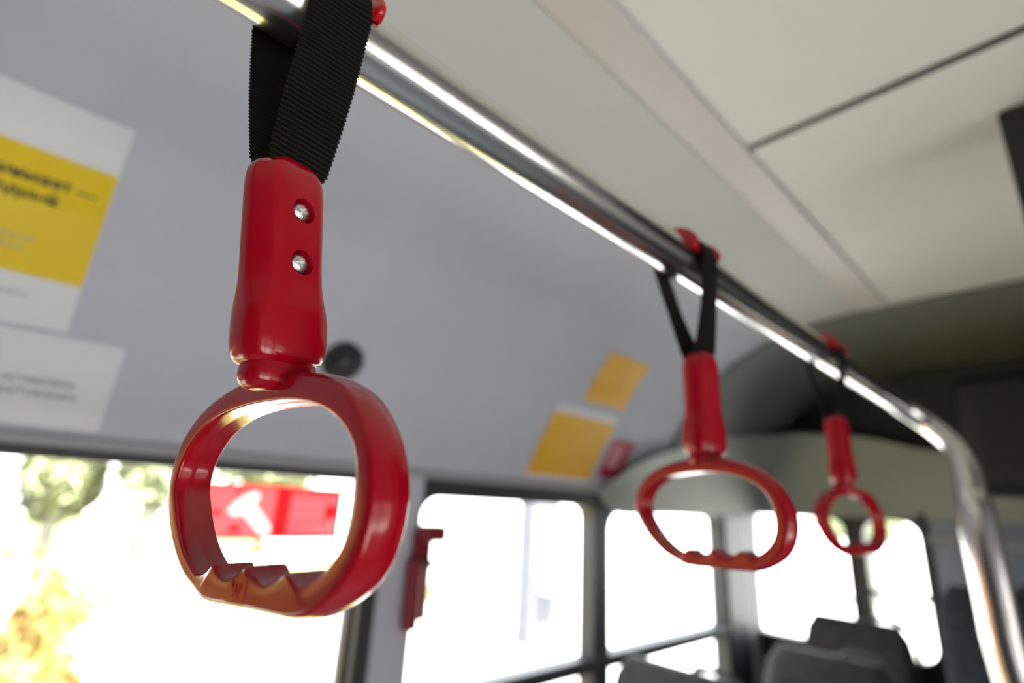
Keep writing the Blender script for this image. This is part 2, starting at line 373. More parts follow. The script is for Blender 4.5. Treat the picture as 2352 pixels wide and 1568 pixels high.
# rear moulding: swept panel hugging the cove and the rear wall, arched top edge
low = [(-1.082, 1.405, .045), (-1.075, 1.50, -.014), (-1.075, 1.8, -.010), (-1.075, 2.2, .0), (-1.04, 2.46, .008), (-.95, 2.54, .012), (-.6, 2.555, .02), (-.3, 2.555, .025), (.1, 2.555, .03), (.6, 2.555, .03), (1.2, 2.555, .03)]
top = [(-1.075, 1.415, .06), (-1.01, 1.56, .157), (-.975, 1.86, .250), (-.93, 2.15, .31), (-.86, 2.36, .335), (-.80, 2.44, .35), (-.57, 2.46, .325), (-.35, 2.47, .265), (.1, 2.47, .20), (.6, 2.47, .16), (1.2, 2.47, .12)]
lo = catmull(low, 8, False); tp = catmull(top, 8, False)
rings = []
for a, c in zip(lo, tp):
    r_ = []
    for k in range(9):
        t_ = k/8; p = a.lerp(c, t_); nrm = Vector((.0, 0, 0)); bul = .02*math.sin(math.pi*t_)
        p = p+Vector((-bul*.6, bul*.4, 0)); r_.append(tuple(p))
    for k in range(8, -1, -1):
        p = Vector(r_[k]); r_.append((p.x-.012, p.y+.02, p.z+.004))
    rings.append(r_)
v, f = loft(rings)
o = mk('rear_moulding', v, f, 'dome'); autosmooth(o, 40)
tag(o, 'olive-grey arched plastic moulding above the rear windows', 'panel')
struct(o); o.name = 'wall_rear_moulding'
rings = []  # added dark sheet imitating the light falloff towards the rear
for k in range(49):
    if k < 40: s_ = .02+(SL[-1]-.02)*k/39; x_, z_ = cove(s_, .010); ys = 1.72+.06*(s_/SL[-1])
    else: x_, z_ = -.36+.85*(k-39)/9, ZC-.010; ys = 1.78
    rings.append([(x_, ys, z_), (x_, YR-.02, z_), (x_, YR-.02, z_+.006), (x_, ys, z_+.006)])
v, f = loft(rings); o = mk('ceiling_rear_shade', v, f, 'rearshade'); autosmooth(o, 35); struct(o)
o = B().rbox(-.24, 1.0, 2.05, 2.40, .10, .45, .05, 4).mk('black_box', 'black')  # plain rounded black box below the rear ceiling
tag(o, 'black box hanging under the ceiling, right of the bent pole', 'box')

# ------------------------------------------------------------------ posters and stickers on the cove
def on_cove(y0, y1, s0, s1, off, th=.0006, ny=2, ns=24):
    v = []; f = []
    for o_ in (off, off+th):
        for j in range(ns+1):
            x, z = cove(s0+(s1-s0)*j/ns, o_)
            for i in range(ny): v.append((x, y0+(y1-y0)*i/(ny-1), z))
    m_ = (ns+1)*ny
    for L_ in (0, m_):
        for j in range(ns):
            for i in range(ny-1):
                a = L_+j*ny+i; f.append((a, a+1, a+ny+1, a+ny))
    for j in range(ns):
        for i in (0, ny-1):
            a = j*ny+i; f.append((a, a+ny, m_+a+ny, m_+a))
    for j in (0, ns):
        for i in range(ny-1):
            a = j*ny+i; f.append((a, a+1, m_+a+1, m_+a))
    return v, f
def cove_text(parent, s, y, sc_, size, m, bold=0., off=.0022, name='lettering'):
    v, f = text_mesh(s, size, bold)
    vv = []
    for a, c, _ in v:
        x, z = cove(sc_+c, off); vv.append((x, y+a, z))
    return mk(name, vv, f, m, parent)
def poster(name, label, cat, y0, y1, s0, s1, m, off=.001):
    x, z = cove(s0, off); t = thing(name, label, cat, (x, (y0+y1)/2, z))
    v, f = on_cove(y0, y1, s0, s1, off); mk('paper_sheet', v, f, m, t); return t
P1 = poster('poster', 'white poster with a wide yellow block and black heading, upper left on the curved panel', 'poster', -.30, .020, .181, .508, 'paper')
v, f = on_cove(-.30, .0195, .257, .434, .0018, .0003); mk('yellow_block', v, f, 'ochre', P1)
cove_text(P1, 'занимает —', -.123, .388, .0215, 'ink', .0007)
cove_text(P1, 'свободный', -.150, .362, .0215, 'ink', .0007)
cove_text(P1, 'проходите дальше', -.155, .305, .012, 'greyink', .0)
cove_text(P1, 'в салон автобуса', -.155, .290, .012, 'greyink', .0)
cove_text(P1, 'спасибо за поездку', -.150, .225, .012, 'greyink', .0)
P2 = poster('poster', 'plain white notice with two faint grey lines, below the yellow poster', 'poster', -.22, .0975, .026, .174, 'paper')
cove_text(P2, 'на остановке', -.060, .093, .017, 'greyink', .0004)
cove_text(P2, 'по требованию', -.068, .073, .017, 'greyink', .0004)
P3 = poster('notice', 'orange notice with a white top edge, above the far window', 'poster', 1.085, 1.375, .028, .262, 'paper')
v, f = on_cove(1.085, 1.374, .036, .236, .0018, .0003); mk('orange_block', v, f, 'orange', P3)
for k in range(7): cove_text(P3, 'уважаемые пассажиры', 1.10, .21-.022*k, .017, 'ochre' if k % 2 else 'ochre', .0)
P4 = poster('notice', 'small orange notice, higher up behind the orange and white one', 'poster', 1.178, 1.378, .287, .452, 'orange')
for k in range(4): cove_text(P4, 'внимание', 1.20, .415-.03*k, .022, 'ochre', .0)
P5 = poster('sticker', 'small crimson sticker with pale centre, beside the orange notice', 'sticker', 1.405, 1.525, .050, .188, 'crimson')
v, f = on_cove(1.425, 1.490, .085, .165, .0018, .0003); mk('pale_print', v, f, 'pinkprint', P5)
# round black camera dome on the cove
cx_, cz_ = cove(.237, 0)
t = thing('camera_dome', 'round black dome behind the red grip on the curved panel', 'camera', (cx_, .445, cz_))
nx_, nz_ = cove(.237, 1)[0]-cx_, cove(.237, 1)[1]-cz_
N_ = Vector((nx_, 0, nz_)).normalized(); U_ = Vector((0, 1, 0)); V_ = N_.cross(U_)
def lathe(c, N, U, V, prof_, n=40):
    rings = [[tuple(Vector(c)+N*h_+(U*math.cos(2*math.pi*k/n)+V*math.sin(2*math.pi*k/n))*r_) for k in range(n)] for r_, h_ in prof_]
    return loft(rings)
v, f = lathe((cx_, .445, cz_), N_, U_, V_, [(.042, -.004), (.042, .008), (.039, .012), (.033, .013)]); autosmooth(mk('dome_base', v, f, 'black', t), 40)
v, f = lathe((cx_, .445, cz_), N_, U_, V_, [(.034*math.cos(a), .012+.028*math.sin(a)) for a in [math.pi/2*k/10*.99 for k in range(11)]]); mk('dome_cover', v, f, 'black', t, True)

# ------------------------------------------------------------------ emergency hammer sign on the glass, hammer on the pillar
xg = XL-.030
t = thing('exit_sticker', 'red window sticker with white hammer pictogram and pale lettering', 'sticker', (xg, .4, -.09))
def flat(name, pts, m, parent, off):
    n = len(pts); v = [(xg+off, a, c) for a, c in pts]+[(xg+off+.0004, a, c) for a, c in pts]
    f = [tuple(range(n)), tuple(range(n, 2*n))]+[(k, (k+1) % n, n+(k+1) % n, n+k) for k in range(n)]
    return mk(name, v, f, m, parent)
K = (XL-.030)/XL*1.0
def rc(a0, a1, c0, c1): return [(a0*K, c0*K), (a1*K, c0*K), (a1*K, c1*K), (a0*K, c1*K)]
def slab(pts, e=0.):
    v = [(xg+.0005-e, a, c) for a, c in pts]+[(xg+.0012+e, a, c) for a, c in pts]; n = len(pts)
    return v, [tuple(range(n)), tuple(range(n, 2*n))]+[(k, (k+1) % n, n+(k+1) % n, n+k) for k in range(n)]
def film(name, pts, m, cuts):
    o = mk(name, *slab(pts), m, t)
    for c_ in cuts:
        cut = mk('cutter', *slab(c_, .002), m, t); boolean(o, cut)
    return o
ham = [(a*K, c*K) for a, c in [(.325, -.030), (.345, -.012), (.366, -.004), (.374, -.016), (.366, -.028), (.401, -.066), (.4035, -.078), (.396, -.085), (.384, -.084), (.347, -.048), (.333, -.052), (.318, -.044)]]
shards = [[(a*K, c*K) for a, c in q] for q in ([(.325, -.004), (.343, -.004), (.333, -.0135)], [(.322, -.079), (.350, -.079), (.338, -.062)], [(.290, -.036), (.311, -.046), (.300, -.054)])]
field = rc(.245, .404, -.0865, .0025); block = rc(.434, .536, -.083, -.004); mark = rc(.506, .534, -.052, -.025)
film('red_film', rc(.235, .542, -.091, .007), 'film_red', [field, block])
film('pictogram_field', field, 'film_pink', [ham]+shards)
film('hammer_shape', ham, 'film_white', [])
for q in shards: film('glass_shard', q, 'film_red', [])
film('text_block', block, 'film_pale', [mark]); film('red_mark', mark, 'film_red', [])
for s_, a, c, sz in (('АВАРИЙНЫЙ', .436, -.020, .0165), ('ВЫХОД', .436, -.042, .0185), ('выдерни шнур', .436, -.058, .0135), ('разбей стекло', .436, -.069, .0135), ('молотком', .436, -.080, .0135)):
    v, f = text_mesh(s_, sz, .0002); mk('lettering', [(xg+.0016, (a+p[0]*.85)*K, (c+p[1])*K) for p in v], f, 'film_red', t)
t = thing('emergency_hammer', 'red emergency hammer in its red holder, on the pillar behind the large ring', 'hammer', (XL+.035, .75, -.27))
B().rbox(XL+.018, XL+.030, .715, .770, -.262, -.075, .004, 3).mk('holder_plate', 'redark', t)
b = B(); b.rbox(XL+.028, XL+.060, .700, .730, -.275, -.13, .008, 3); b.mk('handle', 'redark', t)
b = B(); b.rbox(XL+.026, XL+.072, .716, .782, -.095, -.058, .010, 3); b.mk('hammer_head', 'redark', t)
B().tube([(XL+.045, .775, -.076), (XL+.045, .792, -.076)], [.006, .001], 12).mk('steel_tip', 'screw', t)
B().rbox(XL+.026, XL+.052, .708, .764, -.15, -.135, .004, 2).mk('retaining_clip', 'black', t)

# ------------------------------------------------------------------ bar, pole
BX, BZ, BR = -.2107, .2136, .0172
pts = [(BX, y, BZ) for y in (-1.62, -1.0, -.5, 0, .3, .6, .9, 1.02)]
rad = [BR]*8
bend = [(-.2095, 1.09, .2128), (-.2010, 1.148, .2040)] + [(-0.1785, 1.1774, 0.1806), (-0.1548, 1.1772, 0.1529), (-0.1378, 1.1695, 0.1253), (-0.1286, 1.1487, 0.0911), (-0.1249, 1.1256, 0.0488), (-0.122, 1.1004, 0.0093), (-0.1191, 1.0883, -0.1098), (-0.1169, 1.0817, -0.1749)] + [(-.1006, 1.072, -.34), (-.085, 1.06, -.8), (-.085, 1.06, ZF+.001)]
cm = catmull([pts[-1]]+bend, 8, False)
rads = [BR+(.0240-BR)*min(1, max(0, (i-38)/26)) for i in range(len(cm))]
t = thing('handrail', 'polished steel overhead rail bending down into a floor pole', 'handrail', (-.085, 1.06, ZF))
b = B().tube([Vector(p) for p in pts[:-1]]+cm, rad[:-1]+rads, 48); b.mk('rail_tube', 'steel', t, True)
v, f = lathe((-.085, 1.06, ZF), Vector((0, 0, 1)), Vector((1, 0, 0)), Vector((0, 1, 0)), [(.045, .001), (.045, .008), (.03, .02), (.024, .022)])
autosmooth(mk('floor_flange', v, f, 'steel', t), 30)
B().tube([(BX, -1.35, BZ+BR-.002), (BX, -1.35, ZC-.001)], .012, 24).mk('ceiling_bracket', 'steel', t, True)

# ------------------------------------------------------------------ grab handles
INN = [(-.0626, 0), (-.0620, .0085), (-.0570, .0165), (-.0485, .0232), (-.035, .0283), (-.018, .0310), (0, .0318), (.018, .0312), (.034, .0286), (.0468, .0240), (.0562, .0173), (.0613, .0095), (.0628, .001), (.0628, -.0075), (.0602, -.0148), (.0545, -.0213), (.048, -.0257), (.0425, -.0270), (.0375, -.0262),
       (.0341, -.0244), (.0305, -.0266), (.0245, -.0291), (.018, -.0288), (.0128, -.0272), (.0092, -.0252), (.0058, -.0280), (-.0002, -.0305), (-.006, -.0304), (-.0105, -.0291), (-.0136, -.0270), (-.0172, -.0296), (-.0242, -.0316), (-.031, -.0296), (-.0386, -.0260), (-.0455, -.0212), (-.0525, -.0145), (-.0585, -.007)]
OUT = [(-.0723, .001), (-.0708, .011), (-.0663, .0200), (-.057, .0290), (-.044, .0355), (-.028, .0400), (-.010, .0423), (.008, .0425), (.026, .0408), (.0404, .0375), (.0525, .0315), (.063, .0213), (.069, .0114), (.0720, .0005), (.0714, -.0094), (.0677, -.0194), (.0608, -.0273), (.050, -.0338), (.041, -.0364), (.030, -.0373), (.015, -.0380), (0, -.0388), (-.0125, -.0395), (-.0195, -.0392), (-.0260, -.0372), (-.0402, -.0321), (-.0557, -.0215), (-.0672, -.0087)]
def polar(P, n, c):
    D = catmull([(p[0], p[1], 0) for p in P], 16); m_ = len(D); res = []
    for k in range(n):
        th = 2*math.pi*k/n; d = Vector((math.cos(th), math.sin(th))); best = None
        for i in range(m_):
            a = Vector((D[i].x-c[0], D[i].y-c[1])); e = Vector((D[(i+1) % m_].x-c[0], D[(i+1) % m_].y-c[1]))
            ca = d.x*a.y-d.y*a.x; cb = d.x*e.y-d.y*e.x
            if (ca <= 0) != (cb <= 0):
                t_ = ca/(ca-cb); q = a+(e-a)*t_; r_ = q.dot(d)
                if r_ > 0 and (best is None or r_ > best): best = r_
        res.append(best if best else res[-1])
    return res
NR = 480; RC = (.002, -.002)
RI = polar(INN, NR, RC); RO = polar(OUT, NR, RC)
def ring_section(D, th):
    """rounded section as (fraction from the inner wall in metres, depth)"""
    pts = []; h = D/2
    def arc(cx, cy, r, a0, a1, n):
        for k in range(n+1):
            a = math.radians(a0+(a1-a0)*k/n); pts.append((cx+r*math.cos(a), cy+r*math.sin(a)))
    ri, ro = .0011, .0024
    ro = min(ro, th-ri-.0005)
    arc(ri, -h+ri, ri, 180, 270, 3)
    arc(th-ro, -h+ro, ro, 270, 360, 7)
    for hh in (-.0045, -.0035, -.0024, -.0012): pts.append((th+.0009*(1-(hh/.0051)**2), hh))
    pts.append((th+.00092, -.00035)); pts.append((th+.00084, 0)); pts.append((th+.00092, .00035))
    for hh in (.0012, .0024, .0035, .0045): pts.append((th+.0009*(1-(hh/.0051)**2), hh))
    arc(th-ro, h-ro, ro, 0, 90, 7)
    arc(ri, h-ri, ri, 90, 180, 3)
    pts.append((-.00005, .0006)); pts.append((.00012, 0.0)); pts.append((-.00005, -.0006))
    return pts
def make_handle(label, y_bar, gt, gb, rc_, th, yf, yb, twist, full=True):
    """gt, gb: top and bottom of the grip; rc_: centre of the ring; th: ring turn; yf/yb: strap centre in front / behind the bar"""
    root = thing('grab_handle', label, 'grab handle', (BX, y_bar, BZ), 'red grab handles hanging from the steel rail')
    gt, gb, rc_ = Vector(gt), Vector(gb), Vector(rc_)
    dd = (gb-gt); L = dd.length; dd.normalize()
    n0 = Vector((math.cos(twist), math.sin(twist), 0)); n0 = (n0-dd*n0.dot(dd)).normalized(); w0 = dd.cross(n0)
    if w0.y < 0: w0 = -w0
    def G(w_, n_, t_): return gt+w0*w_+n0*n_+dd*t_
    # grip: flattened sleeve with a domed top and a belly at the bottom
    keys = [(-.0030, .10, .25), (-.0026, .30, .45), (-.0012, .62, .66), (.0015, .84, .82), (.0048, .95, .92), (.009, .99, .97), (.014, 1, 1)]
    secs = []
    for t_, a, c in keys: secs.append((t_, .0167*a, .0112*c))
    for t_, a, c in ((.03, .0167, .0113), (.045, .0167, .0114), (.053, .0167, .0117), (.058, .0170, .0122), (.063, .0175, .0128), (.068, .0178, .0131), (.076, .0179, .0132), (.0800, .0176, .0129), (.0826, .0170, .0124), (.0845, .0158, .0114), (.0853, .0142, .0102), (.0853, .0128, .0090), (.0835, .0120, .0084)):
        secs.append((t_*L/.0845, a, c))
    rings = []; NS = 144
    # faceted outline: flat front, slanted sides, softened corners
    cor = [(1, .12), (.60, 1), (-.60, 1), (-1, .12), (-1, -.35), (-.6, -1), (.6, -1), (1, -.35)]; OCT = []
    def edge_hit(q):
        d_ = Vector((math.cos(q), math.sin(q)))
        for i in range(8):
            A_ = Vector(cor[i]); E_ = Vector(cor[(i+1) % 8]); ca = d_.x*A_.y-d_.y*A_.x; cb = d_.x*E_.y-d_.y*E_.x
            if (ca <= 0) != (cb <= 0):
                P_ = A_+(E_-A_)*(ca/(ca-cb))
                if P_.dot(d_) > 0: return P_
    for k in range(NS):
        acc = Vector((0, 0)); 
        for j in range(-4, 5): acc += edge_hit(2*math.pi*(k+j*.9)/NS+1e-5)
        OCT.append(acc/9)
    for t_, a, c in secs:
        r_ = []
        for k in range(NS):
            q = 2*math.pi*k/NS; cq, sq = math.cos(q), math.sin(q); e_ = 2/3.3
            su = (a*math.copysign(abs(cq)**e_, cq), c*math.copysign(abs(sq)**(2/2.6), sq))
            oc = OCT[k]; mx_ = .88*(1-min(1, max(0, (t_-.048)/.016)))
            r_.append(tuple(G(su[0]*(1-mx_)+oc[0]*a*mx_, su[1]*(1-mx_)+oc[1]*c*mx_, t_)))
        rings.append(r_)
    # refine along the length
    fine = []
    for i in range(len(rings)-1):
        d_ = abs(secs[i+1][0]-secs[i][0]); m_ = max(1, int(d_/.002))
        for j in range(m_): fine.append([tuple(Vector(p).lerp(Vector(q), j/m_)) for p, q in zip(rings[i], rings[i+1])])
    fine.append(rings[-1])
    v, f = loft(fine); grip = mk('grip', v, f, 'red', root)
    for ts in ((.0215, .0435) if full else (.0215, .0435)):
        c0 = G(.0008, .0078, ts)
        v, f = lathe(c0, n0, w0, dd, [(.0044, -.0005), (.0046, .001), (.0050, .0032), (.0053, .006)], 40)
        cut = mk('cutter', v, f, 'red'); boolean(grip, cut)
    autosmooth(grip, 38)
    for i_, ts in enumerate((.0215, .0435)):
        c0 = G(.0006, .0080, ts)
        v, f = lathe(c0, n0, w0, dd, [(.0038, -.0002), (.0039, .0010), (.0036, .0017), (.0028, .0023), (.0015, .0027), (.0002, .0028)], 40)
        s = mk('screw', v, f, 'screw', root)
        a = math.radians(25+50*i_); e1 = w0*math.cos(a)+dd*math.sin(a); e2 = dd*math.cos(a)-w0*math.sin(a)
        for (p_, q_) in ((e1, e2), (e2, e1)):
            vv = []
            for h_, l_, w_ in ((.0010, .0008, .0003), (.0034, .0024, .00065)):
                for sa, sb in ((1, 1), (-1, 1), (-1, -1), (1, -1)): vv.append(tuple(c0+n0*h_+p_*(l_*sa)+q_*(w_*sb)))
            cut = mk('cutter', vv, [(0, 1, 2, 3), (4, 5, 6, 7), (0, 1, 5, 4), (1, 2, 6, 5), (2, 3, 7, 6), (3, 0, 4, 7)], 'screw'); boolean(s, cut)
        autosmooth(s, 40)
    # ring
    u = Vector((math.cos(th), math.sin(th), 0)); n = Vector((math.sin(th), -math.cos(th), 0)); D = .0150
    rings = []
    for k in range(NR):
        a = 2*math.pi*k/NR; d = Vector((math.cos(a), math.sin(a)))
        th_ = RO[k]-RI[k]; sec = ring_section(D, th_)
        rr = []
        for e_, h_ in sec:
            q = Vector(RC)+d*(RI[k]+e_); rr.append(tuple(rc_+u*q.x+Vector((0, 0, 1))*q.y+n*h_))
        rings.append(rr)
    rings.append(rings[0]); ns = len(rings[0]); v = [p for r_ in rings[:-1] for p in r_]; f = []
    for i in range(NR):
        for k in range(ns): f.append((i*ns+k, i*ns+(k+1) % ns, ((i+1) % NR)*ns+(k+1) % ns, ((i+1) % NR)*ns+k))
    ring = mk('ring', v, f, 'red', root); autosmooth(ring, 50)
    if full:      # raised plate with a cut letter on the lower front
        def RG(x_, z_, h_): return tuple(rc_+u*x_+Vector((0, 0, 1))*z_+n*(D/2+h_))
        pl = [(.0005, -.0372), (.0125, -.0366), (.0130, -.0289), (.0092, -.0266), (.0058, -.0290), (.0008, -.0312)]
        m_ = len(pl); v = [RG(a, c, -.001) for a, c in pl]+[RG(a, c, .00025) for a, c in pl]
        mk('maker_plate', v, [tuple(range(m_)), tuple(range(m_, 2*m_))]+[(k, (k+1) % m_, m_+(k+1) % m_, m_+k) for k in range(m_)], 'red', ring)
        b = B(); zz = [(.0037, -.0300), (.0052, -.0350), (.0064, -.0308), (.0078, -.0352), (.0094, -.0304)]
        for (a0, c0_), (a1, c1_) in zip(zz, zz[1:]):
            dx, dz = a1-a0, c1_-c0_; l_ = math.hypot(dx, dz); px, pz = -dz/l_*.00028, dx/l_*.00028
            q = [(a0-px, c0_-pz), (a0+px, c0_+pz), (a1+px, c1_+pz), (a1-px, c1_-pz)]
            b.add([RG(a, c, .0001) for a, c in q]+[RG(a, c, .0006) for a, c in q], [(0, 1, 2, 3), (4, 5, 6, 7), (0, 1, 5, 4), (1, 2, 6, 5), (2, 3, 7, 6), (3, 0, 4, 7)])
        b.mk('raised_letter', 'red', ring)
    # neck between grip and ring
    bot = rc_+Vector((0, 0, 1))*.0365
    rings = []
    for t_, a, c in ((-.010, .0118, .0082), (0, .0140, .0100), (.002, .0147, .0100), (.0045, .0151, .0101), (.0065, .0151, .0100), (.0085, .0142, .0094), (.0102, .0118, .0080), (.0112, .0080, .006), (.0116, .003, .0025)):
        cen = (gb+dd*t_) if t_ < .003 else (gb+dd*t_)
        rings.append([tuple(cen+w0*(a*math.copysign(abs(math.cos(q))**.8, math.cos(q)))+n0*(c*math.copysign(abs(math.sin(q))**.8, math.sin(q)))) for q in [2*math.pi*k/48 for k in range(48)]])
    v, f = loft(rings); mk('neck', v, f, 'red', root, True)
    # strap
    Rr = BR+.0052; path = []
    bz = BZ
    sg = .0035 if n0.x > 0 else -.0035; f0 = gt+dd*.010+n0*sg; r0 = gt+dd*.010-n0*sg
    arc = []
    for k in range(61):
        a = math.radians(-14+208*k/60); s_ = k/60
        arc.append(Vector((BX+Rr*math.cos(a), yf+(yb-yf)*s_, bz+Rr*math.sin(a))))
    ctrl = [f0]+[f0.lerp(arc[0], t_/12)+Vector((.0015*math.sin(math.pi*t_/12), 0, 0)) for t_ in range(1, 12)]+arc+[arc[-1].lerp(r0, t_/12)-Vector((.0015*math.sin(math.pi*t_/12), 0, 0)) for t_ in range(1, 12)]+[r0]
    cum = [0]
    for p, q in zip(ctrl, ctrl[1:]): cum.append(cum[-1]+(q-p).length)
    tot = cum[-1]; pitch = .00215; step = pitch/8; nn = int(tot/step); HW = .0137; j = 0
    nw = 26; vs = []; TP = .012; uvs = []; fs = []; prev = None
    def at(s_):
        s_ = max(0, min(tot, s_)); lo_ = 0
        for i in range(len(cum)-1):
            if cum[i+1] >= s_: lo_ = i; break
        return ctrl[lo_].lerp(ctrl[lo_+1], (s_-cum[lo_])/(cum[lo_+1]-cum[lo_]+1e-12))
    for i in range(nn+1):
        s_ = i*step; p = at(s_); tt = (at(s_+.002)-at(s_-.002)).normalized()
        fr_ = s_/tot; wd = w0.lerp(Vector((0, 1, 0)), min(1, min(fr_, 1-fr_)*5)); wd = (wd-tt*wd.dot(tt)).normalized(); nr = wd.cross(tt)
        ph = 2*math.pi*s_/pitch; rib = .00042*(abs(math.sin(ph/2))**.7)-.0002
        row = []
        for side in (1, -1):
            for k in range(nw+1):
                x_ = (k/nw*2-1)*side
                ed = 1-max(0, abs(x_)-.93)/.07
                hw = HW-.00030*math.cos(ph)-.0045*max(0, 1-min(s_, tot-s_)/TP)
                h_ = side*((.00062+rib)*max(.25, ed))
                vs.append(tuple(p+wd*(x_*hw)+nr*h_)); uvs.append((x_*.7, s_*50))
        row_n = 2*(nw+1)
        if i:
            a0 = (i-1)*row_n; b0 = i*row_n
            for k in range(row_n): fs.append((a0+k, a0+(k+1) % row_n, b0+(k+1) % row_n, b0+k))
    mk('strap', vs, fs, 'strap', root, True, uvs=uvs)
    # red saddle clip between strap and rail
    b = B(); y0, y1 = min(yf, yb)-HW-.0022, max(yf, yb)+HW+.0022
    yc0, yc1 = y0, y1
    prof_ = [(yc0-.0032, BR+.0006), (yc0-.0032, BR+.0068), (yc0-.0022, BR+.0080), (yc0-.0006, BR+.0080), (yc0+.0004, BR+.0066), (yc0+.0010, BR+.0030),
             (yc1-.0010, BR+.0030), (yc1-.0004, BR+.0066), (yc1+.0006, BR+.0080), (yc1+.0022, BR+.0080), (yc1+.0032, BR+.0068), (yc1+.0032, BR+.0006)]
    rings = []
    for k in range(49):
        s_ = k/48; a = math.radians(6+158*s_); e_ = min(1, min(s_, 1-s_)*14); 
        rings.append([(BX+(BR+.0006+(r_-BR-.0006)*(.35+.65*math.sqrt(e_)))*math.cos(a), y_, BZ+(BR+.0006+(r_-BR-.0006)*(.35+.65*math.sqrt(e_)))*math.sin(a)) for y_, r_ in prof_])
    v, f = loft(rings); o = mk('saddle_clip', v, f, 'clip', root); autosmooth(o, 40)
    return root
make_handle('large sharp red grab handle on black ribbed strap, nearest, with two screws', .056, (-.209, .0570, .1300), (-.2105, .0690, .0475), (-.21, .0729, 0.), .1585, .0605, .0490, math.radians(15))
make_handle('blurred red grab handle with its ring facing forward, middle of the three', .40, (-.2107, .416, .1315), (-.2107, .4175, .0475), (-.2107, .413, 0.), math.radians(-12), .402, .396, math.radians(165), False)
make_handle('smallest red grab handle, farthest, beside the bent pole', .765, (-.2107, .782, .1315), (-.2107, .785, .0475), (-.2107, .795, 0.), math.radians(78), .765, .77, math.radians(172), False)

# ------------------------------------------------------------------ display box hanging from ceiling, right edge
t = thing('display_box', 'black display box hanging from the ceiling at the right edge', 'display', (.27, 1.03, .20))
B().rbox(.010, .52, .985, 1.07, .18, .619, .004, 3).mk('casing', 'black', t)
B().rbox(.043, .50, .982, .988, .20, .575, .002, 2).mk('screen', 'blackgloss', t)

# ------------------------------------------------------------------ seats
def seat(label, x0, x1, y, zt_, m='fabric', lean=.10):
    t = thing('bus_seat', label, 'seat', ((x0+x1)/2, y-.25, ZF), 'bus seats at the rear left')
    zs = zt_-.72; w_ = x1-x0; xc = (x0+x1)/2
    rings = []
    for k in range(17):
        s_ = k/16; z = zs+(zt_-zs)*s_; yy = y+lean*(s_-1)*-1*-1
        hw = w_/2*(1 if s_ < .8 else math.sqrt(max(0, 1-((s_-.8)/.2)**2*.30)))
        if s_ == 1: hw *= .93
        hd = (.045 if s_ < .9 else .045*math.sqrt(max(.08, 1-((s_-.9)/.1)**2*.9)))
        rings.append([(xc+hw*math.copysign(abs(math.cos(q))**.35, math.cos(q)), yy+hd*math.copysign(abs(math.sin(q))**.6, math.sin(q)), z) for q in [2*math.pi*i/32 for i in range(32)]])
    v, f = loft(rings); autosmooth(mk('backrest', v, f, m, t), 50)
    B().rbox(x0+.01, x1-.01, y-lean-.36, y-lean-.02, zs-.02, zs+.09, .03, 4).mk('seat_cushion', m, t, True)
    b = B().tube([(x0+.05, y-lean+.03, zs+.02), (x0+.05, y-lean+.03, ZF+.005)], .018, 16); b.mk('leg', 'dark', t, True)
    b = B().tube([(x1-.05, y-lean+.03, zs+.02), (x1-.05, y-lean+.03, ZF+.005)], .018, 16); b.mk('leg', 'dark', t, True)
    b = B().tube([(x1-.05, y-lean-.30, zs), (x1-.05, y-lean-.30, ZF+.005)], .018, 16); b.mk('leg', 'dark', t, True)
    b = B().tube([(x0+.05, y-lean-.30, zs), (x0+.05, y-lean-.30, ZF+.005)], .018, 16); b.mk('leg', 'dark', t, True)
    pts_ = [(x1-.14, y+.0, zt_-.02), (x1-.13, y-.0, zt_+.012), (x1-.05, y, zt_+.012), (x1-.0, y, zt_-.03), (x1+.008, y-.01, zt_-.12), (x1-.015, y-.02, zt_-.16)]
    B().tube(catmull(pts_, 6, False), .009, 12).mk('grab_bar', 'dark', t, True)
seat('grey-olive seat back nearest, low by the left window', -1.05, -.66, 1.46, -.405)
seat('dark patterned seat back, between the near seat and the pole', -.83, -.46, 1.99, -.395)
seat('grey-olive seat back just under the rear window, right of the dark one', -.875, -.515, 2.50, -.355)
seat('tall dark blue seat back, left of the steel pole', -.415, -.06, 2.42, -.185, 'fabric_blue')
seat('dark blue seat back at the lower right corner behind the pole', -.02, .36, 2.30, -.20, 'fabric_blue')

# ------------------------------------------------------------------ outside
ZG = -1.97
mk('ground', [(-60, -60, ZG), (60, -60, ZG), (60, 60, ZG), (-60, 60, ZG)], [(0, 1, 2, 3)], 'asphalt')['kind'] = 'structure'
ZL = ZG+.03
o = B().box(-40, -9.35, -30, 8, ZG+.001, ZL-.003).mk('lawn', 'soil'); tag(o, 'grassy verge far outside, under the green trees', 'grass', kind='stuff')
o = B().box(-4.95, -1.75, -1.2, 2.6, ZG+.001, ZG+.012).mk('fallen_leaves', 'leaflitter'); tag(o, 'yellow fallen leaves on the grass beside the bus', 'leaves', kind='stuff')
o = B().rbox(-5.19, -5.0, -20, 3.6, ZG+.001, ZG+.14, .02, 2).mk('kerb', 'kerb'); tag(o, 'long concrete kerb along the grassy verge', 'kerb')
o = B().rbox(-9.3, -9.0, -20, 3.6, ZG+.001, ZG+.95, .02, 2).mk('garden_barrier', 'kerb'); tag(o, 'low reddish-grey barrier crossing behind the bushes', 'barrier')
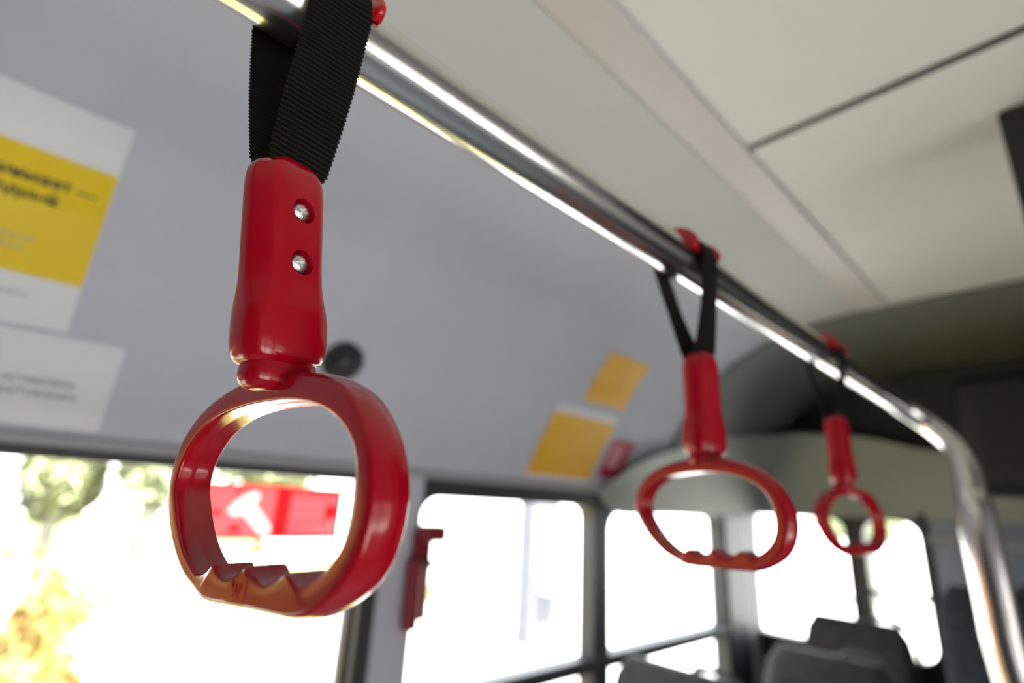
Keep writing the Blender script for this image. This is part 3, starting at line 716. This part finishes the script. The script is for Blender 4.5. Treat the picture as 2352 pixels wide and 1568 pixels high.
def foliage(c, r, n, size, seed, flat_=1.0):
    rnd = random.Random(seed); v = []; f = []
    bm = bmesh.new(); bmesh.ops.create_icosphere(bm, subdivisions=4, radius=1)
    for q in bm.verts:
        d = q.co.normalized(); k = .78+.30*noise.noise(d*1.7+Vector((seed, 0, 0)))+.14*noise.noise(d*5+Vector((0, seed, 0)))
        q.co = Vector((d.x*r[0]*k, d.y*r[1]*k, d.z*r[2]*k))+Vector(c)
    bm.verts.index_update(); v = [tuple(q.co) for q in bm.verts]; f = [tuple(x.index for x in p.verts) for p in bm.faces]
    nb = len(v); bm.free()
    for i in range(n):
        p = Vector(v[rnd.randrange(nb)]); p += (p-Vector(c))*rnd.uniform(-.05, .18)
        a = Vector((rnd.gauss(0, 1), rnd.gauss(0, 1), rnd.gauss(0, 1))).normalized(); e = a.orthogonal().normalized()*size*rnd.uniform(.6, 1.3); g = a.cross(e)*.6
        k = len(v); v += [tuple(p-e), tuple(p+g), tuple(p+e), tuple(p-g)]; f.append((k, k+1, k+2, k+3))
    return v, f
def bush(label, x, y, h, r, m, seed):
    zb_ = ZG+.001 if x < -5.2 else ZG+.013
    t = thing('bush', label, 'bush', (x, y, zb_), 'bushes outside the left window')
    v, f = foliage((x, y, zb_+h*.62), (r, r, h*.5), 2600, .045, seed); mk('foliage', v, f, m, t)
    B().tube([(x, y, zb_), (x, y, zb_+h*.5)], [.05, .03], 8).mk('stem', 'bark', t)
bush('yellow autumn bush at the lower left corner, outside the window', -3.4, -.62, 1.10, .52, 'yleaf', 3)
bush('lower yellow bush, right of the corner bush', -3.9, .30, .95, .42, 'yleaf', 5)
bush('yellow bush farther back, behind the leaning white post', -6.2, .1, 1.25, .8, 'yleaf', 8)
for i, (x, y, h_, r_) in enumerate([(-3.3, -2.15, 2.5, .85), (-3.4, -4.0, 2.7, .9), (-4.6, -6.0, 2.9, .9)]):
    bush(('tall amber bush beside the bus, next to the corner bush', 'tall amber bush, third one from the corner bush', 'tallest amber bush, farthest along the bus')[i], x, y, h_, r_, 'oleaf', 20+i)
def tree(label, x, y, h, r, m, seed):
    zb_ = ZL+.03 if x < -9.4 else ZG+.001; t = thing('tree', label, 'tree', (x, y, zb_), 'trees outside the left window')
    v, f = foliage((x, y, ZG+h*.68), (r, r, h*.36), 3200, .12, seed); mk('crown', v, f, m, t)
    B().tube([(x, y, zb_), (x+.05, y, ZG+h*.4), (x, y+.1, ZG+h*.7)], [.16, .12, .06], 10).mk('trunk', 'bark', t, True)
tree('bushy green tree at the far left of the window', -11.0, -.8, 5.0, .9, 'gleaf', 11)
tree('slender pale green tree, behind the big red ring', -12.5, 2.2, 4.6, .8, 'pleaf', 12)
tree('small round green tree, left of the slender one', -14.0, .9, 3.4, .75, 'pleaf', 13)
tree('wide pale tree, between the slender one and the window pillar', -16.0, 5.6, 4.6, 1.5, 'pleaf', 17)
tree('pale green tree seen through the narrow rear pane', -4.2, 17.0, 4.2, 1.4, 'pleaf', 14)
t = thing('utility_cabinet', 'white box cabinet standing outside, below the large red ring', 'cabinet', (-3.9, 1.2, ZG+.013))
B().rbox(-4.25, -3.75, .86, 1.50, ZG+.08, -.80, .03, 3).mk('housing', 'white', t)
B().rbox(-4.22, -3.78, .89, 1.47, ZG+.013, ZG+.08, .005, 2).mk('plinth', 'kerb', t)
B().rbox(-3.752, -3.742, .90, 1.46, ZG+.14, -.86, .004, 2).mk('door', 'white', t)
t = thing('rounded_post', 'white rounded post leaning among the bushes, lower left', 'post', (-4.5, .02, ZG+.013))
B().tube([(-4.5, .02, ZG+.013), (-4.5, .055, -.98)], .035, 16).mk('pole', 'white', t, True)
cps = [Vector((-4.5, .055+.16*k/12, -1.0+.52*k/12)) for k in range(13)]
B().tube(cps, [.10*math.sqrt(max(.02, 1-((k-6)/6.0)**2*.98)) if (k < 3 or k > 9) else .10 for k in range(13)], 24).mk('rounded_head', 'white', t, True)
t = thing('concrete_post', 'lavender-grey concrete post outside the far window', 'post', (-6, 6.4, ZG+.001))
b = B(); z_ = ZG+.001; b.add([(-6.2, 6.07, z_), (-5.9, 6.1, z_), (-5.9, 6.95, z_), (-6.2, 6.95, z_), (-6.2, 6.07, .9), (-5.9, 6.1, .9), (-5.9, 6.55, .9), (-6.2, 6.55, .9)], [(0, 1, 2, 3), (4, 5, 6, 7), (0, 1, 5, 4), (1, 2, 6, 5), (2, 3, 7, 6), (3, 0, 4, 7)])
b.mk('shaft', 'concrete', t)
B().rbox(-5.9, -5.6, 6.2, 6.62, -1.25, -.85, .03, 2).mk('white_box', 'white', t)

t = thing('building', 'long peach rendered building across the street, on the door side, added unseen for the rail to reflect', 'building', (10, 3, ZG+.001))  # added out of view to give the steel peach reflections
B().box(9, 13, -9, 16, ZG+.001, 3.6).mk('wall', 'wallpale', t)
B().box(8.8, 13.2, -9.2, 16.2, 3.6, 3.75).mk('roof', 'kerb', t)
for k in range(7):
    wf = B().rbox(8.96, 9.02, -7.5+3.3*k, -6.2+3.3*k, -.6, 1.2, .01, 1).mk('window', 'white', t)
    B().rbox(8.945, 8.965, -7.4+3.3*k, -6.3+3.3*k, -.5, 1.1, .004, 1).mk('pane', 'bluegrey', wf)
